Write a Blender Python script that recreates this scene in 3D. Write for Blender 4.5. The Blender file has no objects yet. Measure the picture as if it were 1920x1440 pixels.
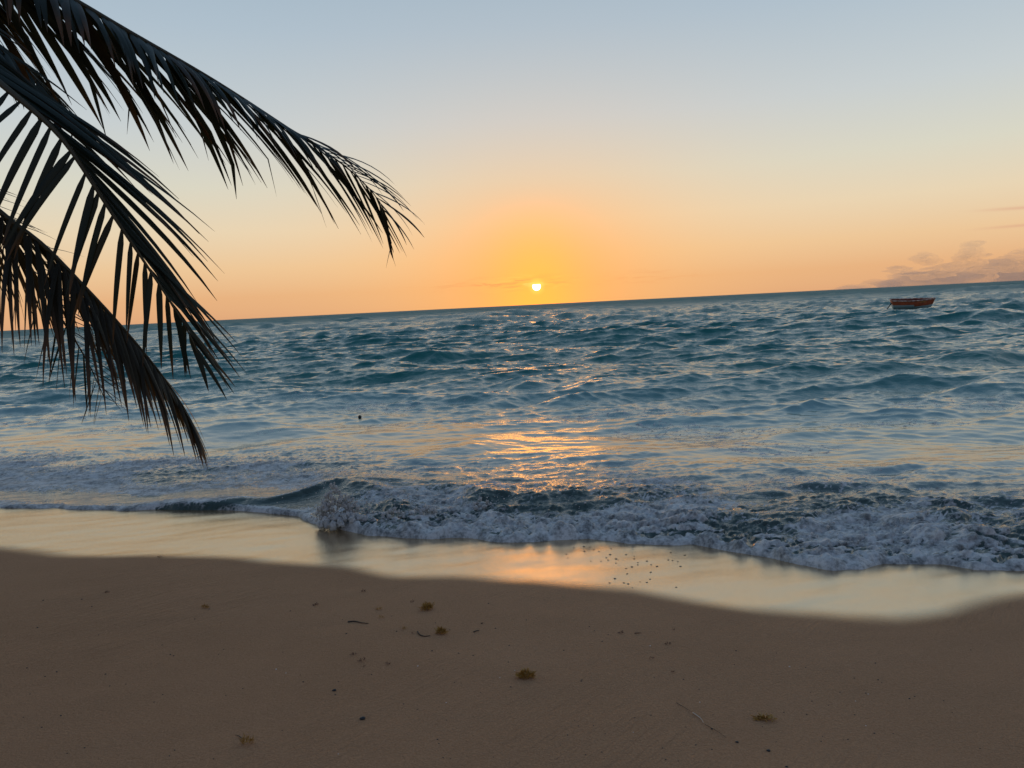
import bpy, bmesh, math, random
import numpy as np
from mathutils import Vector, Matrix, noise as mnoise

random.seed(11)
RNG = np.random.default_rng(7)
SC = bpy.context.scene
COL = SC.collection
R = math.radians

# ------------------------------------------------------------------ camera
CAM_Z = 2.0
PITCH, ROLL = R(5.82), R(-2.83)
FPX = 1440.0                       # focal length in pixels of a 1920 wide frame
cam_d = bpy.data.cameras.new('camera')
cam_d.sensor_width = 36.0
cam_d.lens = 36.0 * FPX / 1920.0
cam_d.clip_start, cam_d.clip_end = 0.05, 120000.0
cam = bpy.data.objects.new('camera', cam_d)
COL.objects.link(cam)
CAM_M = Matrix.Rotation(R(90) - PITCH, 3, 'X') @ Matrix.Rotation(ROLL, 3, 'Z')
cam.matrix_world = Matrix.Translation((0, 0, CAM_Z)) @ CAM_M.to_4x4()
SC.camera = cam


def ray(u, v):
    return (CAM_M @ Vector((u - 960.0, 720.0 - v, -FPX))).normalized()


def on_z(u, v, z=0.0):
    d = ray(u, v)
    k = (z - CAM_Z) / d.z
    return Vector((d.x * k, d.y * k, z))


def at_y(u, v, y):
    d = ray(u, v)
    k = y / d.y
    return Vector((d.x * k, y, CAM_Z + d.z * k))


# ------------------------------------------------------------------ world
SUN_AZ, SUN_EL = math.atan2(ray(1006, 537).x, ray(1006, 537).y), math.asin(ray(1006, 537).z)
SUN_DIR = Vector((math.sin(SUN_AZ) * math.cos(SUN_EL), math.cos(SUN_AZ) * math.cos(SUN_EL), math.sin(SUN_EL)))


def lin(c):
    return tuple(((x / 255.0) / 12.92 if x / 255.0 <= 0.04045 else ((x / 255.0 + 0.055) / 1.055) ** 2.4) for x in c)


class NT:
    """small helper round a node tree"""
    def __init__(self, tree):
        self.t = tree
        tree.nodes.clear()

    def n(self, typ, **kw):
        nd = self.t.nodes.new(typ)
        for k, v in kw.items():
            setattr(nd, k, v)
        return nd

    def put(self, sock, val):
        if val is None:
            return
        if isinstance(val, bpy.types.NodeSocket):
            self.t.links.new(val, sock)
        else:
            if sock.type == 'RGBA' and not isinstance(val, (int, float)) and len(val) == 3:
                val = (*val, 1.0)
            sock.default_value = val

    def m(self, op, a, b=None, c=None, clamp=False):
        nd = self.n('ShaderNodeMath', operation=op, use_clamp=clamp)
        self.put(nd.inputs[0], a)
        self.put(nd.inputs[1], b)
        if c is not None:
            self.put(nd.inputs[2], c)
        return nd.outputs[0]

    def mapr(self, x, a, b, c=0.0, d=1.0, smooth=True):
        nd = self.n('ShaderNodeMapRange', interpolation_type='SMOOTHSTEP' if smooth else 'LINEAR')
        for i, v in enumerate((x, a, b, c, d)):
            self.put(nd.inputs[i], v)
        return nd.outputs[0]

    def mix(self, f, a, b, blend='MIX'):
        nd = self.n('ShaderNodeMix', data_type='RGBA', blend_type=blend)
        self.put(nd.inputs[0], f)
        self.put(nd.inputs[6], a)
        self.put(nd.inputs[7], b)
        return nd.outputs[2]

    def noise(self, vec, scale, detail=3.0, rough=0.55, dist=0.0):
        nd = self.n('ShaderNodeTexNoise')
        self.put(nd.inputs['Vector'], vec)
        nd.inputs['Scale'].default_value = scale
        nd.inputs['Detail'].default_value = detail
        nd.inputs['Roughness'].default_value = rough
        nd.inputs['Distortion'].default_value = dist
        return nd.outputs['Fac']

    def mapping(self, vec, scale=(1, 1, 1), rot=(0, 0, 0)):
        nd = self.n('ShaderNodeMapping')
        self.put(nd.inputs[0], vec)
        nd.inputs['Scale'].default_value = scale
        nd.inputs['Rotation'].default_value = rot
        return nd.outputs[0]

    def ramp(self, f, stops):
        nd = self.n('ShaderNodeValToRGB')
        cr = nd.color_ramp
        while len(cr.elements) > 1:
            cr.elements.remove(cr.elements[-1])
        cr.elements[0].position = stops[0][0]
        cr.elements[0].color = (*stops[0][1], 1)
        for p, c in stops[1:]:
            e = cr.elements.new(p)
            e.color = (*c, 1)
        self.put(nd.inputs[0], f)
        return nd.outputs[0]

    def attr(self, name):
        return self.n('ShaderNodeAttribute', attribute_name=name).outputs['Fac']

    def bump(self, h, strength, dist, normal=None):
        nd = self.n('ShaderNodeBump')
        self.put(nd.inputs['Strength'], strength)
        nd.inputs['Distance'].default_value = dist
        self.put(nd.inputs['Height'], h)
        if normal is not None:
            self.put(nd.inputs['Normal'], normal)
        return nd.outputs[0]

    def principled(self, **kw):
        nd = self.n('ShaderNodeBsdfPrincipled')
        for k, v in kw.items():
            self.put(nd.inputs[k.replace('_', ' ')], v)
        return nd.outputs[0]

    def out(self, surf=None, vol=None):
        o = self.n('ShaderNodeOutputMaterial')
        if surf is not None:
            self.t.links.new(surf, o.inputs['Surface'])
        if vol is not None:
            self.t.links.new(vol, o.inputs['Volume'])


def material(name):
    m = bpy.data.materials.new(name)
    m.use_nodes = True
    return m, NT(m.node_tree)


world = bpy.data.worlds.new('World')
SC.world = world
world.use_nodes = True
w = NT(world.node_tree)
vec = w.n('ShaderNodeTexCoord').outputs['Generated']
sep = w.n('ShaderNodeSeparateXYZ')
w.put(sep.inputs[0], vec)
X, Y, Z = sep.outputs
elev = w.m('MULTIPLY', w.m('ARCSINE', Z), 180 / math.pi)                 # degrees above the horizon
fac = w.m('POWER', w.m('DIVIDE', w.m('MAXIMUM', elev, 0.0), 90.0), 0.5)


def stops(lst):
    return [(math.sqrt(e / 90.0), lin(c)) for e, c in lst]


front = w.ramp(fac, stops([(0, (218, 162, 120)), (1.5, (228, 176, 128)), (3.5, (234, 197, 152)), (6, (230, 211, 179)),
                           (9, (215, 213, 196)), (13, (197, 205, 207)), (19, (173, 190, 203)), (27, (150, 173, 191)),
                           (45, (108, 138, 168)), (90, (84, 108, 138))]))
back = w.ramp(fac, stops([(0, (122, 118, 128)), (4, (138, 130, 138)), (10, (142, 142, 152)), (20, (128, 140, 158)),
                          (45, (98, 118, 152)), (90, (84, 106, 140))]))
hl = w.m('SQRT', w.m('ADD', w.m('MULTIPLY', X, X), w.m('MULTIPLY', Y, Y)))
hl = w.m('MAXIMUM', hl, 1e-4)
caz = w.m('DIVIDE', w.m('ADD', w.m('MULTIPLY', X, math.sin(SUN_AZ)), w.m('MULTIPLY', Y, math.cos(SUN_AZ))), hl)
sky = w.mix(w.mapr(caz, -0.7, 0.75), back, front)
dot = w.n('ShaderNodeVectorMath', operation='DOT_PRODUCT')
w.put(dot.inputs[0], vec)
dot.inputs[1].default_value = SUN_DIR
ang = w.m('MULTIPLY', w.m('ARCCOSINE', w.m('MINIMUM', dot.outputs['Value'], 1.0)), 180 / math.pi)


def gauss(x, s, amp):
    q = w.m('DIVIDE', x, s)
    return w.m('MULTIPLY', w.m('EXPONENT', w.m('MULTIPLY', w.m('MULTIPLY', q, q), -1.0)), amp)


# a taller, narrower yellow core standing over the sun
azd = w.m('MULTIPLY', w.m('ARCSINE', w.m('DIVIDE', w.m('SUBTRACT', w.m('MULTIPLY', X, math.cos(SUN_AZ)), w.m('MULTIPLY', Y, math.sin(SUN_AZ))), hl)), 180 / math.pi)
# the orange glow, wider along the horizon than it is tall
aw = w.m('MULTIPLY', azd, 0.72)
el0 = w.m('SUBTRACT', elev, math.degrees(SUN_EL))
glow_r = w.m('SQRT', w.m('ADD', w.m('MULTIPLY', aw, aw), w.m('MULTIPLY', el0, el0)))
sky = w.mix(w.m('MULTIPLY', gauss(glow_r, 11.5, 0.45), w.mapr(caz, 0.0, 0.9)), sky, (1.05, 0.58, 0.22))
sky = w.mix(w.m('MULTIPLY', gauss(glow_r, 6.0, 0.62), w.mapr(caz, 0.0, 0.9)), sky, (1.15, 0.455, 0.08))
core = w.m('MULTIPLY', gauss(azd, 3.1, 0.70), w.mapr(elev, -1.0, 9.0, 1.0, 0.0))
core = w.m('MULTIPLY', core, w.mapr(caz, 0.0, 0.9))
sky = w.mix(core, sky, (2.3, 0.63, 0.060))
# thin streaks of cloud lying across the sun
sv = w.n('ShaderNodeCombineXYZ')
w.put(sv.inputs[0], azd)
w.put(sv.inputs[1], w.m('MULTIPLY', elev, 9.0))
st = w.noise(sv.outputs[0], 0.42, 5.0, 0.6, 0.6)
band = w.m('MULTIPLY', gauss(w.m('SUBTRACT', elev, 1.62), 0.42, 1.0), w.m('ADD', gauss(w.m('ADD', azd, 2.2), 4.6, 1.0), gauss(w.m('SUBTRACT', azd, 8.5), 3.0, 0.45)))
dark = w.m('MULTIPLY', w.mapr(st, 0.50, 0.62), band)
sky = w.mix(w.m('MULTIPLY', dark, 0.55), sky, lin((232, 148, 92)))
lite = w.m('MULTIPLY', w.mapr(st, 0.46, 0.40), w.m('MULTIPLY', band, gauss(azd, 2.6, 1.0)))
sky = w.mix(w.m('MULTIPLY', lite, 0.75), sky, lin((255, 218, 110)))
# two faint salmon streaks high over the cloud bank
st2 = w.m('ADD', gauss(w.m('SUBTRACT', w.m('ADD', elev, w.m('MULTIPLY', azd, 0.03)), 5.35), 0.10, 1.0),
          gauss(w.m('SUBTRACT', elev, 3.35), 0.09, 1.0))
st2 = w.m('MULTIPLY', st2, w.mapr(azd, 28.0, 31.5))
sky = w.mix(w.m('MULTIPLY', st2, 0.45), sky, lin((214, 158, 132)))
# the sun: a disc whose upper part is veiled by the streak above it
disc = w.m('MULTIPLY', w.mapr(ang, 0.27, 0.33, 1.0, 0.0), w.mapr(elev, math.degrees(SUN_EL) + 0.12, math.degrees(SUN_EL) + 0.17, 1.0, 0.0))
sky = w.mix(w.m('MULTIPLY', w.mapr(ang, 0.75, 0.25), 0.35), sky, (2.0, 1.0, 0.16))
sky = w.mix(disc, sky, (7.0, 5.2, 3.2))
bg = w.n('ShaderNodeBackground')
w.put(bg.inputs[0], sky)
bg.inputs[1].default_value = 1.02
wo = w.n('ShaderNodeOutputWorld')
w.t.links.new(bg.outputs[0], wo.inputs[0])

# ------------------------------------------------------------------ sun lamp, exposure
sun_d = bpy.data.lights.new('sun', 'SUN')
sun_d.energy = 0.07
sun_d.color = (1.0, 0.42, 0.09)
sun_d.angle = R(9.0)          # the glare round the low sun, not the bare disc
sun = bpy.data.objects.new('sun', sun_d)
COL.objects.link(sun)
sun.rotation_euler = (-SUN_DIR).to_track_quat('-Z', 'Y').to_euler()
SC.view_settings.view_transform = 'Standard'
SC.view_settings.look = 'None'
SC.view_settings.gamma = 1.0
SC.view_settings.exposure = 0.0
SC.view_settings.use_curve_mapping = False
SC.render.engine = 'CYCLES'
SC.cycles.use_denoising = True
SC.cycles.max_bounces = 6
SC.cycles.volume_bounces = 1
SC.cycles.sample_clamp_indirect = 4.0
SC.cycles.sample_clamp_direct = 6.0


# ------------------------------------------------------------------ helpers
def tag(o, label=None, cat=None, group=None, kind=None):
    if label:
        o['label'] = label
    if cat:
        o['category'] = cat
    if group:
        o['group'] = group
    if kind:
        o['kind'] = kind
    return o


def smooth(e0, e1, x):
    t = np.clip((x - e0) / (e1 - e0), 0, 1)
    return t * t * (3 - 2 * t)


def link_mesh(name, verts, faces, mat, parent=None, smooth_shade=True):
    me = bpy.data.meshes.new(name)
    me.from_pydata([tuple(v) for v in verts], [], faces)
    if smooth_shade:
        me.polygons.foreach_set('use_smooth', [True] * len(me.polygons))
    me.materials.append(mat)
    o = bpy.data.objects.new(name, me)
    COL.objects.link(o)
    if parent:
        o.parent = parent
    return o


def grid_mesh(name, P, mat, attrs):
    """P: rows x cols x 3 array -> one smooth quad sheet with float attributes"""
    nr, nc = P.shape[:2]
    me = bpy.data.meshes.new(name)
    nv = nr * nc
    me.vertices.add(nv)
    me.vertices.foreach_set('co', P.reshape(-1).astype(np.float32))
    i = np.arange(nv).reshape(nr, nc)
    q = np.stack([i[:-1, :-1], i[:-1, 1:], i[1:, 1:], i[1:, :-1]], -1).reshape(-1, 4)
    nf = len(q)
    me.loops.add(nf * 4)
    me.loops.foreach_set('vertex_index', q.reshape(-1).astype(np.int32))
    me.polygons.add(nf)
    me.polygons.foreach_set('loop_start', np.arange(0, nf * 4, 4, dtype=np.int32))
    me.polygons.foreach_set('use_smooth', np.ones(nf, dtype=bool))
    me.update(calc_edges=True)
    for k, a in attrs.items():
        at = me.attributes.new(k, 'FLOAT', 'POINT')
        at.data.foreach_set('value', a.reshape(-1).astype(np.float32))
    me.materials.append(mat)
    o = bpy.data.objects.new(name, me)
    COL.objects.link(o)
    return o


class Tile:
    """a periodic random field of wavelengths lo..hi metres, unit variance, with its gradient-like shifts"""
    def __init__(self, L, lo, hi, N=512, slope=2.6, spread=None, aniso=1.0, rot=0.0, seed=0, heading=0.0):
        g = np.random.default_rng(seed)
        k1 = np.fft.fftfreq(N, L / N) * 2 * np.pi
        kx, ky = np.meshgrid(k1, k1, indexing='ij')
        k = np.hypot(kx, ky * 1.0) + 1e-9
        ka = np.hypot(kx * aniso, ky) + 1e-9
        kl, kh = 2 * np.pi / hi, 2 * np.pi / lo
        A = (ka ** -slope) * (1 / (1 + np.exp(-(ka - kl) / (kl * 0.15)))) * np.exp(-(ka / kh) ** 2.6)
        A[0, 0] = 0
        if spread:
            th = np.arctan2(kx, ky) - heading
            A = A * np.abs(np.cos(th)) ** spread
        H = A * (g.normal(size=(N, N)) + 1j * g.normal(size=(N, N)))
        h = np.fft.ifft2(H)
        s = h.real.std()
        self.h = (h.real / s).astype(np.float32)
        self.dx = (np.fft.ifft2(-1j * kx / k * H).real / s).astype(np.float32)
        self.dy = (np.fft.ifft2(-1j * ky / k * H).real / s).astype(np.float32)
        self.L, self.N, self.rot = L, N, rot

    def __call__(self, x, y, which='h'):
        c, s = math.cos(self.rot), math.sin(self.rot)
        u = (c * x + s * y) / self.L * self.N
        v = (-s * x + c * y) / self.L * self.N
        iu, iv = np.floor(u).astype(np.int64), np.floor(v).astype(np.int64)
        fu, fv = (u - iu).astype(np.float32), (v - iv).astype(np.float32)
        i0, i1, j0, j1 = iu % self.N, (iu + 1) % self.N, iv % self.N, (iv + 1) % self.N
        outs = []
        for nm in which:
            a = {'h': self.h, 'x': self.dx, 'y': self.dy}[nm]
            outs.append(a[i0, j0] * (1 - fu) * (1 - fv) + a[i1, j0] * fu * (1 - fv) + a[i0, j1] * (1 - fu) * fv + a[i1, j1] * fu * fv)
        if len(outs) == 3:      # turn the shifts back into the world's axes
            return outs[0], c * outs[1] - s * outs[2], s * outs[1] + c * outs[2]
        return outs[0]


# ------------------------------------------------------------------ the shore in plan
SLOPE = 0.085
SHORE_PX = [(0, 955), (100, 955), (220, 960), (330, 958), (400, 957), (480, 961), (560, 968), (605, 986), (680, 1003), (760, 1010),
            (850, 1008), (920, 1015), (1000, 1018), (1100, 1012), (1180, 1022), (1300, 1025), (1400, 1040), (1450, 1048),
            (1500, 1062), (1560, 1072), (1620, 1070), (1660, 1060), (1760, 1058), (1820, 1068), (1920, 1072)]
WET_PX = [(0, 1037), (150, 1038), (300, 1041), (450, 1048), (600, 1059), (800, 1078), (1000, 1091), (1180, 1107), (1300, 1128), (1400, 1144),
          (1500, 1153), (1600, 1158), (1680, 1158), (1780, 1148), (1860, 1130), (1920, 1112)]
_p = [on_z(u, v) for u, v in SHORE_PX]
BX, BY = [q.x for q in _p], [q.y for q in _p]
_fit = np.polyfit(BX, BY, 1)


def base_y(x):
    """the smooth mean shoreline, flattening far to either side"""
    x = np.asarray(x, dtype=float)
    xc = 16.0 * np.tanh(x / 16.0)
    return _fit[1] + _fit[0] * xc


def sand_z(x, y):
    t = base_y(x) - y
    # steeper near the water, easing towards the back of the beach
    return np.where(t > 0, 9.0 * (1 - np.exp(-np.maximum(t, 0) * SLOPE / 9.0)), t * SLOPE)


def on_sand(u, v):
    z = 0.0
    for _ in range(12):
        q = on_z(u, v, z)
        z = float(sand_z(q.x, q.y))
    return Vector((q.x, q.y, z))


_s = sorted([tuple(on_sand(u, v)) for u, v in SHORE_PX])
SX, SO = np.array([q[0] for q in _s]), np.array([q[1] - float(base_y(q[0])) for q in _s])
_wv = sorted([tuple(on_sand(u, v)) for u, v in WET_PX])
WX, WO = np.array([q[0] for q in _wv]), np.array([q[1] - float(base_y(q[0])) for q in _wv])


def shore_y(x):
    return base_y(x) + np.interp(x, SX, SO)


def wet_y(x):
    return base_y(x) + np.interp(x, WX, WO)


T_edge = Tile(7.0, 0.12, 1.2, slope=2.2, seed=31, rot=0.3)
T_w1 = Tile(190.0, 7.0, 34.0, slope=2.9, spread=3.0, seed=1, rot=0.16)
T_w2 = Tile(46.0, 1.8, 8.0, slope=2.7, spread=2.0, seed=2, rot=-0.12)
T_w3 = Tile(13.0, 0.40, 2.2, slope=2.3, spread=2.2, aniso=1.3, seed=3, rot=0.22)
T_w4 = Tile(4.1, 0.10, 0.5, slope=2.2, spread=1.4, seed=4, rot=-0.25)
T_b1 = Tile(6.3, 0.18, 0.52, slope=2.0, seed=5, rot=0.7)
T_b0 = Tile(7.1, 0.5, 1.6, slope=2.2, seed=15, rot=0.5)
T_b3 = Tile(1.9, 0.045, 0.14, slope=1.8, seed=16, rot=0.15)
T_b2 = Tile(2.9, 0.065, 0.19, slope=2.0, seed=6, rot=0.25)
T_p = Tile(9.7, 0.6, 3.2, slope=2.2, seed=8, rot=0.9)
T_r = Tile(5.3, 0.08, 0.6, slope=2.0, aniso=2.2, seed=9, rot=0.05)

# ------------------------------------------------------------------ materials of the setting
M_sand, s = material('sand')
pos = s.n('ShaderNodeTexCoord').outputs['Object']
wet = s.attr('wet')
n_f = s.noise(pos, 120.0, 3.0, 0.7)
n_m = s.noise(pos, 60.0, 3.0, 0.6)
n_l = s.noise(pos, 1.3, 5.0, 0.6)
rip = s.noise(s.mapping(s.mapping(pos, (1, 1, 1), (0, 0, R(-52))), (2.5, 24.0, 1)), 1.4, 2.0, 0.5)
rip = s.m('MULTIPLY', rip, s.mapr(s.noise(pos, 0.5, 2.0), 0.42, 0.62))
dry = s.mix(n_l, (0.400, 0.208, 0.102), (0.530, 0.288, 0.152))
dry = s.mix(s.mapr(n_f, 0.30, 0.75), s.mix(0.30, dry, (0.09, 0.055, 0.034), 'MIX'), s.mix(0.22, dry, (0.46, 0.33, 0.22)))
wetc = s.mix(0.62, dry, (0.120, 0.078, 0.046))
col = s.mix(wet, dry, wetc)
hgt = s.m('ADD', s.m('MULTIPLY', n_f, 0.45), s.m('ADD', s.m('MULTIPLY', n_m, 0.8), s.m('MULTIPLY', rip, 2.2)))
bmp = s.bump(hgt, s.m('ADD', s.m('MULTIPLY', wet, -0.55), 0.85), 0.010)
bw = s.bump(s.m('ADD', n_m, s.m('MULTIPLY', n_f, 0.8)), 0.17, 0.007)
s_dry = s.principled(Base_Color=col, Roughness=0.8, Normal=bmp, IOR=1.35, Specular_IOR_Level=0.15)
s_wet = s.principled(Base_Color=wetc, Roughness=0.14, IOR=8.0, Normal=bw, Specular_Tint=(1.0, 0.88, 0.68, 1.0))
mx = s.n('ShaderNodeMixShader')
s.put(mx.inputs[0], wet)
s.put(mx.inputs[1], s_dry)
s.put(mx.inputs[2], s_wet)
s.out(mx.outputs[0])

M_sea, s = material('sea_water')
pos = s.n('ShaderNodeTexCoord').outputs['Object']
foam, shallow = s.attr('foam'), s.attr('shallow')
wc = s.mix(shallow, (0.003, 0.145, 0.132), (0.045, 0.062, 0.056))
r1 = s.noise(s.mapping(pos, (0.8, 1.9, 1), (0, 0, R(4))), 1.9, 4.0, 0.55, 0.3)
r2 = s.noise(s.mapping(pos, (1.0, 1.6, 1), (0, 0, R(-7))), 11.0, 4.0, 0.6, 0.4)
far = s.attr('far')
rg1 = s.m('SUBTRACT', 1.0, s.m('ABSOLUTE', s.m('SUBTRACT', s.m('MULTIPLY', r1, 2.0), 1.0)))
rg2 = s.m('SUBTRACT', 1.0, s.m('ABSOLUTE', s.m('SUBTRACT', s.m('MULTIPLY', r2, 2.0), 1.0)))
b1 = s.bump(rg1, s.m('ADD', s.m('SUBTRACT', 0.16, s.m('MULTIPLY', s.attr('calm_sheen'), 0.12)), s.m('MULTIPLY', far, 0.22)), 0.16)
b2 = s.bump(rg2, s.m('SUBTRACT', 0.22, s.m('MULTIPLY', s.attr('calm_sheen'), 0.17)), 0.03, b1)
water = s.principled(Base_Color=wc, Roughness=s.m('ADD', s.m('ADD', 0.045, s.m('MULTIPLY', s.attr('calm_sheen'), 0.015)), s.m('MULTIPLY', s.attr('chop'), 0.55)), IOR=s.m('ADD', 1.40, s.m('MULTIPLY', s.attr('calm_sheen'), 2.4)), Normal=b2)  # reflectivity of the calm band raised past real water to add a pale sheen
wp = s.n('ShaderNodeVectorMath', operation='ADD')
s.put(wp.inputs[0], pos)
nz = s.n('ShaderNodeTexNoise')
s.put(nz.inputs['Vector'], pos)
nz.inputs['Scale'].default_value = 3.0
nzs = s.n('ShaderNodeVectorMath', operation='SCALE')
s.put(nzs.inputs[0], nz.outputs['Color'])
nzs.inputs[3].default_value = 0.35
s.put(wp.inputs[1], nzs.outputs[0])


def lace(scale):
    v = s.n('ShaderNodeTexVoronoi', feature='DISTANCE_TO_EDGE')
    s.put(v.inputs['Vector'], s.mapping(wp.outputs[0], (1.0, 1.5, 1.0)))
    v.inputs['Scale'].default_value = scale
    return v.outputs['Distance']


lc = s.m('MINIMUM', s.m('MULTIPLY', lace(5.0), 1.6), s.m('MULTIPLY', lace(13.0), 2.0))
fn = s.noise(pos, 13.0, 6.0, 0.72)
thr = s.m('SUBTRACT', foam, s.m('ADD', s.m('MULTIPLY', lc, 0.7), s.m('MULTIPLY', fn, 0.46)))
fmask = s.mapr(thr, -0.06, 0.15)
fb = s.bump(s.noise(pos, 48.0, 5.0, 0.7), 0.6, 0.02)
fcol = s.mix(s.mapr(s.m('ADD', s.m('MULTIPLY', s.noise(pos, 30.0, 5.0, 0.7), 0.5), s.m('MULTIPLY', s.noise(pos, 7.0, 3.0, 0.6), 0.5)), 0.34, 0.62), (0.13, 0.14, 0.14), (0.66, 0.67, 0.66))
foam_s = s.principled(Base_Color=fcol, Roughness=0.55, IOR=1.33, Normal=fb)
mx = s.n('ShaderNodeMixShader')
s.put(mx.inputs[0], fmask)
s.put(mx.inputs[1], water)
s.put(mx.inputs[2], foam_s)
s.out(mx.outputs[0])

# ------------------------------------------------------------------ beach sheet
def relief(x, y):
    x, y = np.asarray(x, dtype=float), np.asarray(y, dtype=float)
    near = np.exp(-np.hypot(x, y - 4) ** 2 / 200.0)
    return near * (0.009 * T_p(x * 0.7, y * 0.7) + 0.0016 * T_r(x * 0.8 + y * 0.5, y * 0.9 - x * 0.4))


gx = np.concatenate([-6 - np.geomspace(0.08, 400, 60)[::-1], np.linspace(-6, 6, 420), 6 + np.geomspace(0.08, 400, 60)])
gy = np.concatenate([-np.geomspace(0.1, 400, 40)[::-1], np.linspace(0, 12, 360), 12 + np.geomspace(0.1, 60, 20)])
GX, GY = np.meshgrid(gx, gy)
SZ = sand_z(GX, GY) + relief(GX, GY)
wnoise = 0.05 * T_p(GX * 1.3, GY * 1.3)
WETA = smooth(-0.12, 0.17, GY - wet_y(GX) + wnoise)
beach = grid_mesh('beach_sand', np.stack([GX, GY, SZ], -1), M_sand, {'wet': WETA})
tag(beach, kind='structure')

# ------------------------------------------------------------------ the sea: one sheet from the swash to the horizon
az = np.concatenate([np.linspace(-82, -43, 60, endpoint=False), np.linspace(-43, 43, 1010), np.linspace(43, 82, 61)[1:]])
rr = [4.4]
while rr[-1] < 60000:
    r0 = rr[-1]
    if r0 < 12:
        d = 0.028
    elif r0 < 60:
        d = 0.0036 * r0 * (1 - (r0 - 12) / 48) + 0.0036 * r0 * ((r0 - 12) / 48)
        d = max(d, 0.028)
    else:
        d = r0 * min(0.0036 + 0.011 * math.log(r0 / 60), 0.06)
    rr.append(r0 + d)
rr = np.array(rr)
A2, R2 = np.meshgrid(np.radians(az), rr)
PX, PY = R2 * np.sin(A2), R2 * np.cos(A2)
S = PY - shore_y(PX)
S = S + 0.035 * T_edge(PX, PY) * np.exp(-np.abs(S) / 0.5)
right = smooth(-2.3, -1.5, PX)                     # 0: the left third, 1: the churned middle and right
env = smooth(3.0, 12.0, S)
env2 = smooth(0.6, 5.0, S)

h1, dx1, dy1 = T_w1(PX, PY, 'hxy')
h2, dx2, dy2 = T_w2(PX, PY, 'hxy')
h3, dx3, dy3 = T_w3(PX, PY, 'hxy')
h4, dx4, dy4 = T_w4(PX, PY, 'hxy')
a1 = 0.115 + 0.20 * smooth(25, 160, R2)
a2 = 0.072 + 0.06 * smooth(14, 60, R2)
a3 = 0.034 + 0.022 * smooth(14, 45, R2)
a4 = 0.0085
e1 = env * smooth(4, 30, S) * 0.7 + 0.3 * env
e3 = 0.37 * smooth(0.15, 1.0, S) - 0.12 * smooth(1.4, 2.4, S) + 0.75 * smooth(3.8, 10.5, S)
ZW = a1 * e1 * h1 + a2 * env * h2 + a3 * e3 * h3 + a4 * e3 * h4
ch = -0.95
DX = ch * (a1 * e1 * dx1 + a2 * env * dx2 + a3 * e3 * dx3 + a4 * e3 * dx4)
DY = ch * (a1 * e1 * dy1 + a2 * env * dy2 + a3 * e3 * dy3 + a4 * e3 * dy4)

# single swells that stand out in the view: (u, v, width px, height m, skew)
for u, v, wpx, hh in [(1250, 632, 300, 0.42), (1740, 604, 360, 0.50), (1880, 600, 200, 0.40), (820, 672, 150, 0.32), (985, 724, 90, 0.25),
                      (1115, 728, 210, 0.22), (1290, 712, 110, 0.17), (1650, 694, 170, 0.26), (1880, 668, 240, 0.20), (1870, 722, 170, 0.24),
                      (60, 742, 260, 0.34), (470, 794, 190, 0.20), (860, 834, 180, 0.10), (1090, 745, 130, 0.16), (640, 700, 150, 0.22),
                      (1500, 690, 130, 0.18), (330, 700, 200, 0.25), (1500, 808, 160, 0.08), (1560, 756, 130, 0.10)]:
    c = on_z(u, v, 0.05)
    wid = wpx / FPX * c.y * 0.5
    lam = 0.55 + 0.035 * c.y
    X_, Y_ = PX - c.x, PY - c.y - 0.10 * (PX - c.x) - 0.25 * lam * T_p(PX * 0.35, PY * 0.35)
    prof = np.where(Y_ < 0, np.exp(-np.abs(Y_ / (lam * 0.42)) ** 1.35), np.exp(-np.abs(Y_ / (lam * 1.0)) ** 1.25))
    trough = -0.35 * np.exp(-((Y_ + 1.5 * lam) / (lam * 0.9)) ** 2)
    ZW += hh * (0.80 + 0.16 * T_p(PX * 0.5, PY * 0.5)) * np.exp(-(X_ / wid) ** 2) * (prof + trough)

# smooth undulations of the backwash
ZW += 0.013 * smooth(0.8, 2.5, S) * (1 - smooth(5, 9, S)) * T_p(PX * 0.55, PY * 0.9)
zs = sand_z(PX, PY)
lip = 0.012 + 0.030 * smooth(0.0, 0.10, S) + 0.02 * smooth(0.1, 0.6, S)
sheet = np.maximum(zs + lip, 0.015 + 0.02 * smooth(0.5, 2.5, S))
Zsea = sheet + ZW
# the sheet falls away behind the wash into the trough of the next wave
Zsea += 0.03 * smooth(0.3, 1.4, S) * (1 - smooth(1.6, 5.0, S)) - 0.11 * smooth(1.6, 6.5, S) * (1 - smooth(7.5, 15, S))

# churned foam lumps
bil1 = np.abs(T_b1(PX, PY))
bil2 = np.abs(T_b2(PX, PY))
bil0 = np.abs(T_b0(PX, PY))
bil3 = np.abs(T_b3(PX, PY))
wfront = 0.16 + right * (1.25 + 0.25 * smooth(0.5, 3.5, PX)) + 0.10 * T_p(PX, PY) * right
lump = smooth(0.0, 0.14, S) * (1 - smooth(wfront * 0.75, wfront * 1.5 + 0.1, S))
lump_m = lump * (0.25 + 0.75 * right)
front_w = 1 - 0.62 * smooth(0.25, 0.9, S / np.maximum(wfront, 0.1))     # the lumps are highest near the leading edge
LUMP = lump_m * front_w * (0.007 * (bil0 - 0.5) + 0.021 * (bil1 - 0.5) + 0.013 * (bil2 - 0.4) + 0.007 * bil3 + 0.006)
LUMP = LUMP + lump_m * (1 - front_w) * (0.012 * T_r(PX, PY) + 0.006 * T_w4(PX * 0.6, PY * 0.9))
Zsea += LUMP
ru = smooth(0.6, 1.6, S) * (1 - smooth(3.0, 5.0, S))
Zsea += ru * right * (0.0075 * T_r(PX, PY) + 0.003 * (bil2 - 0.6) + 0.004 * (bil1 - 0.6))
Zsea += ru * (1 - right) * (0.007 * T_r(PX, PY) + 0.006 * (bil2 - 0.6))


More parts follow.
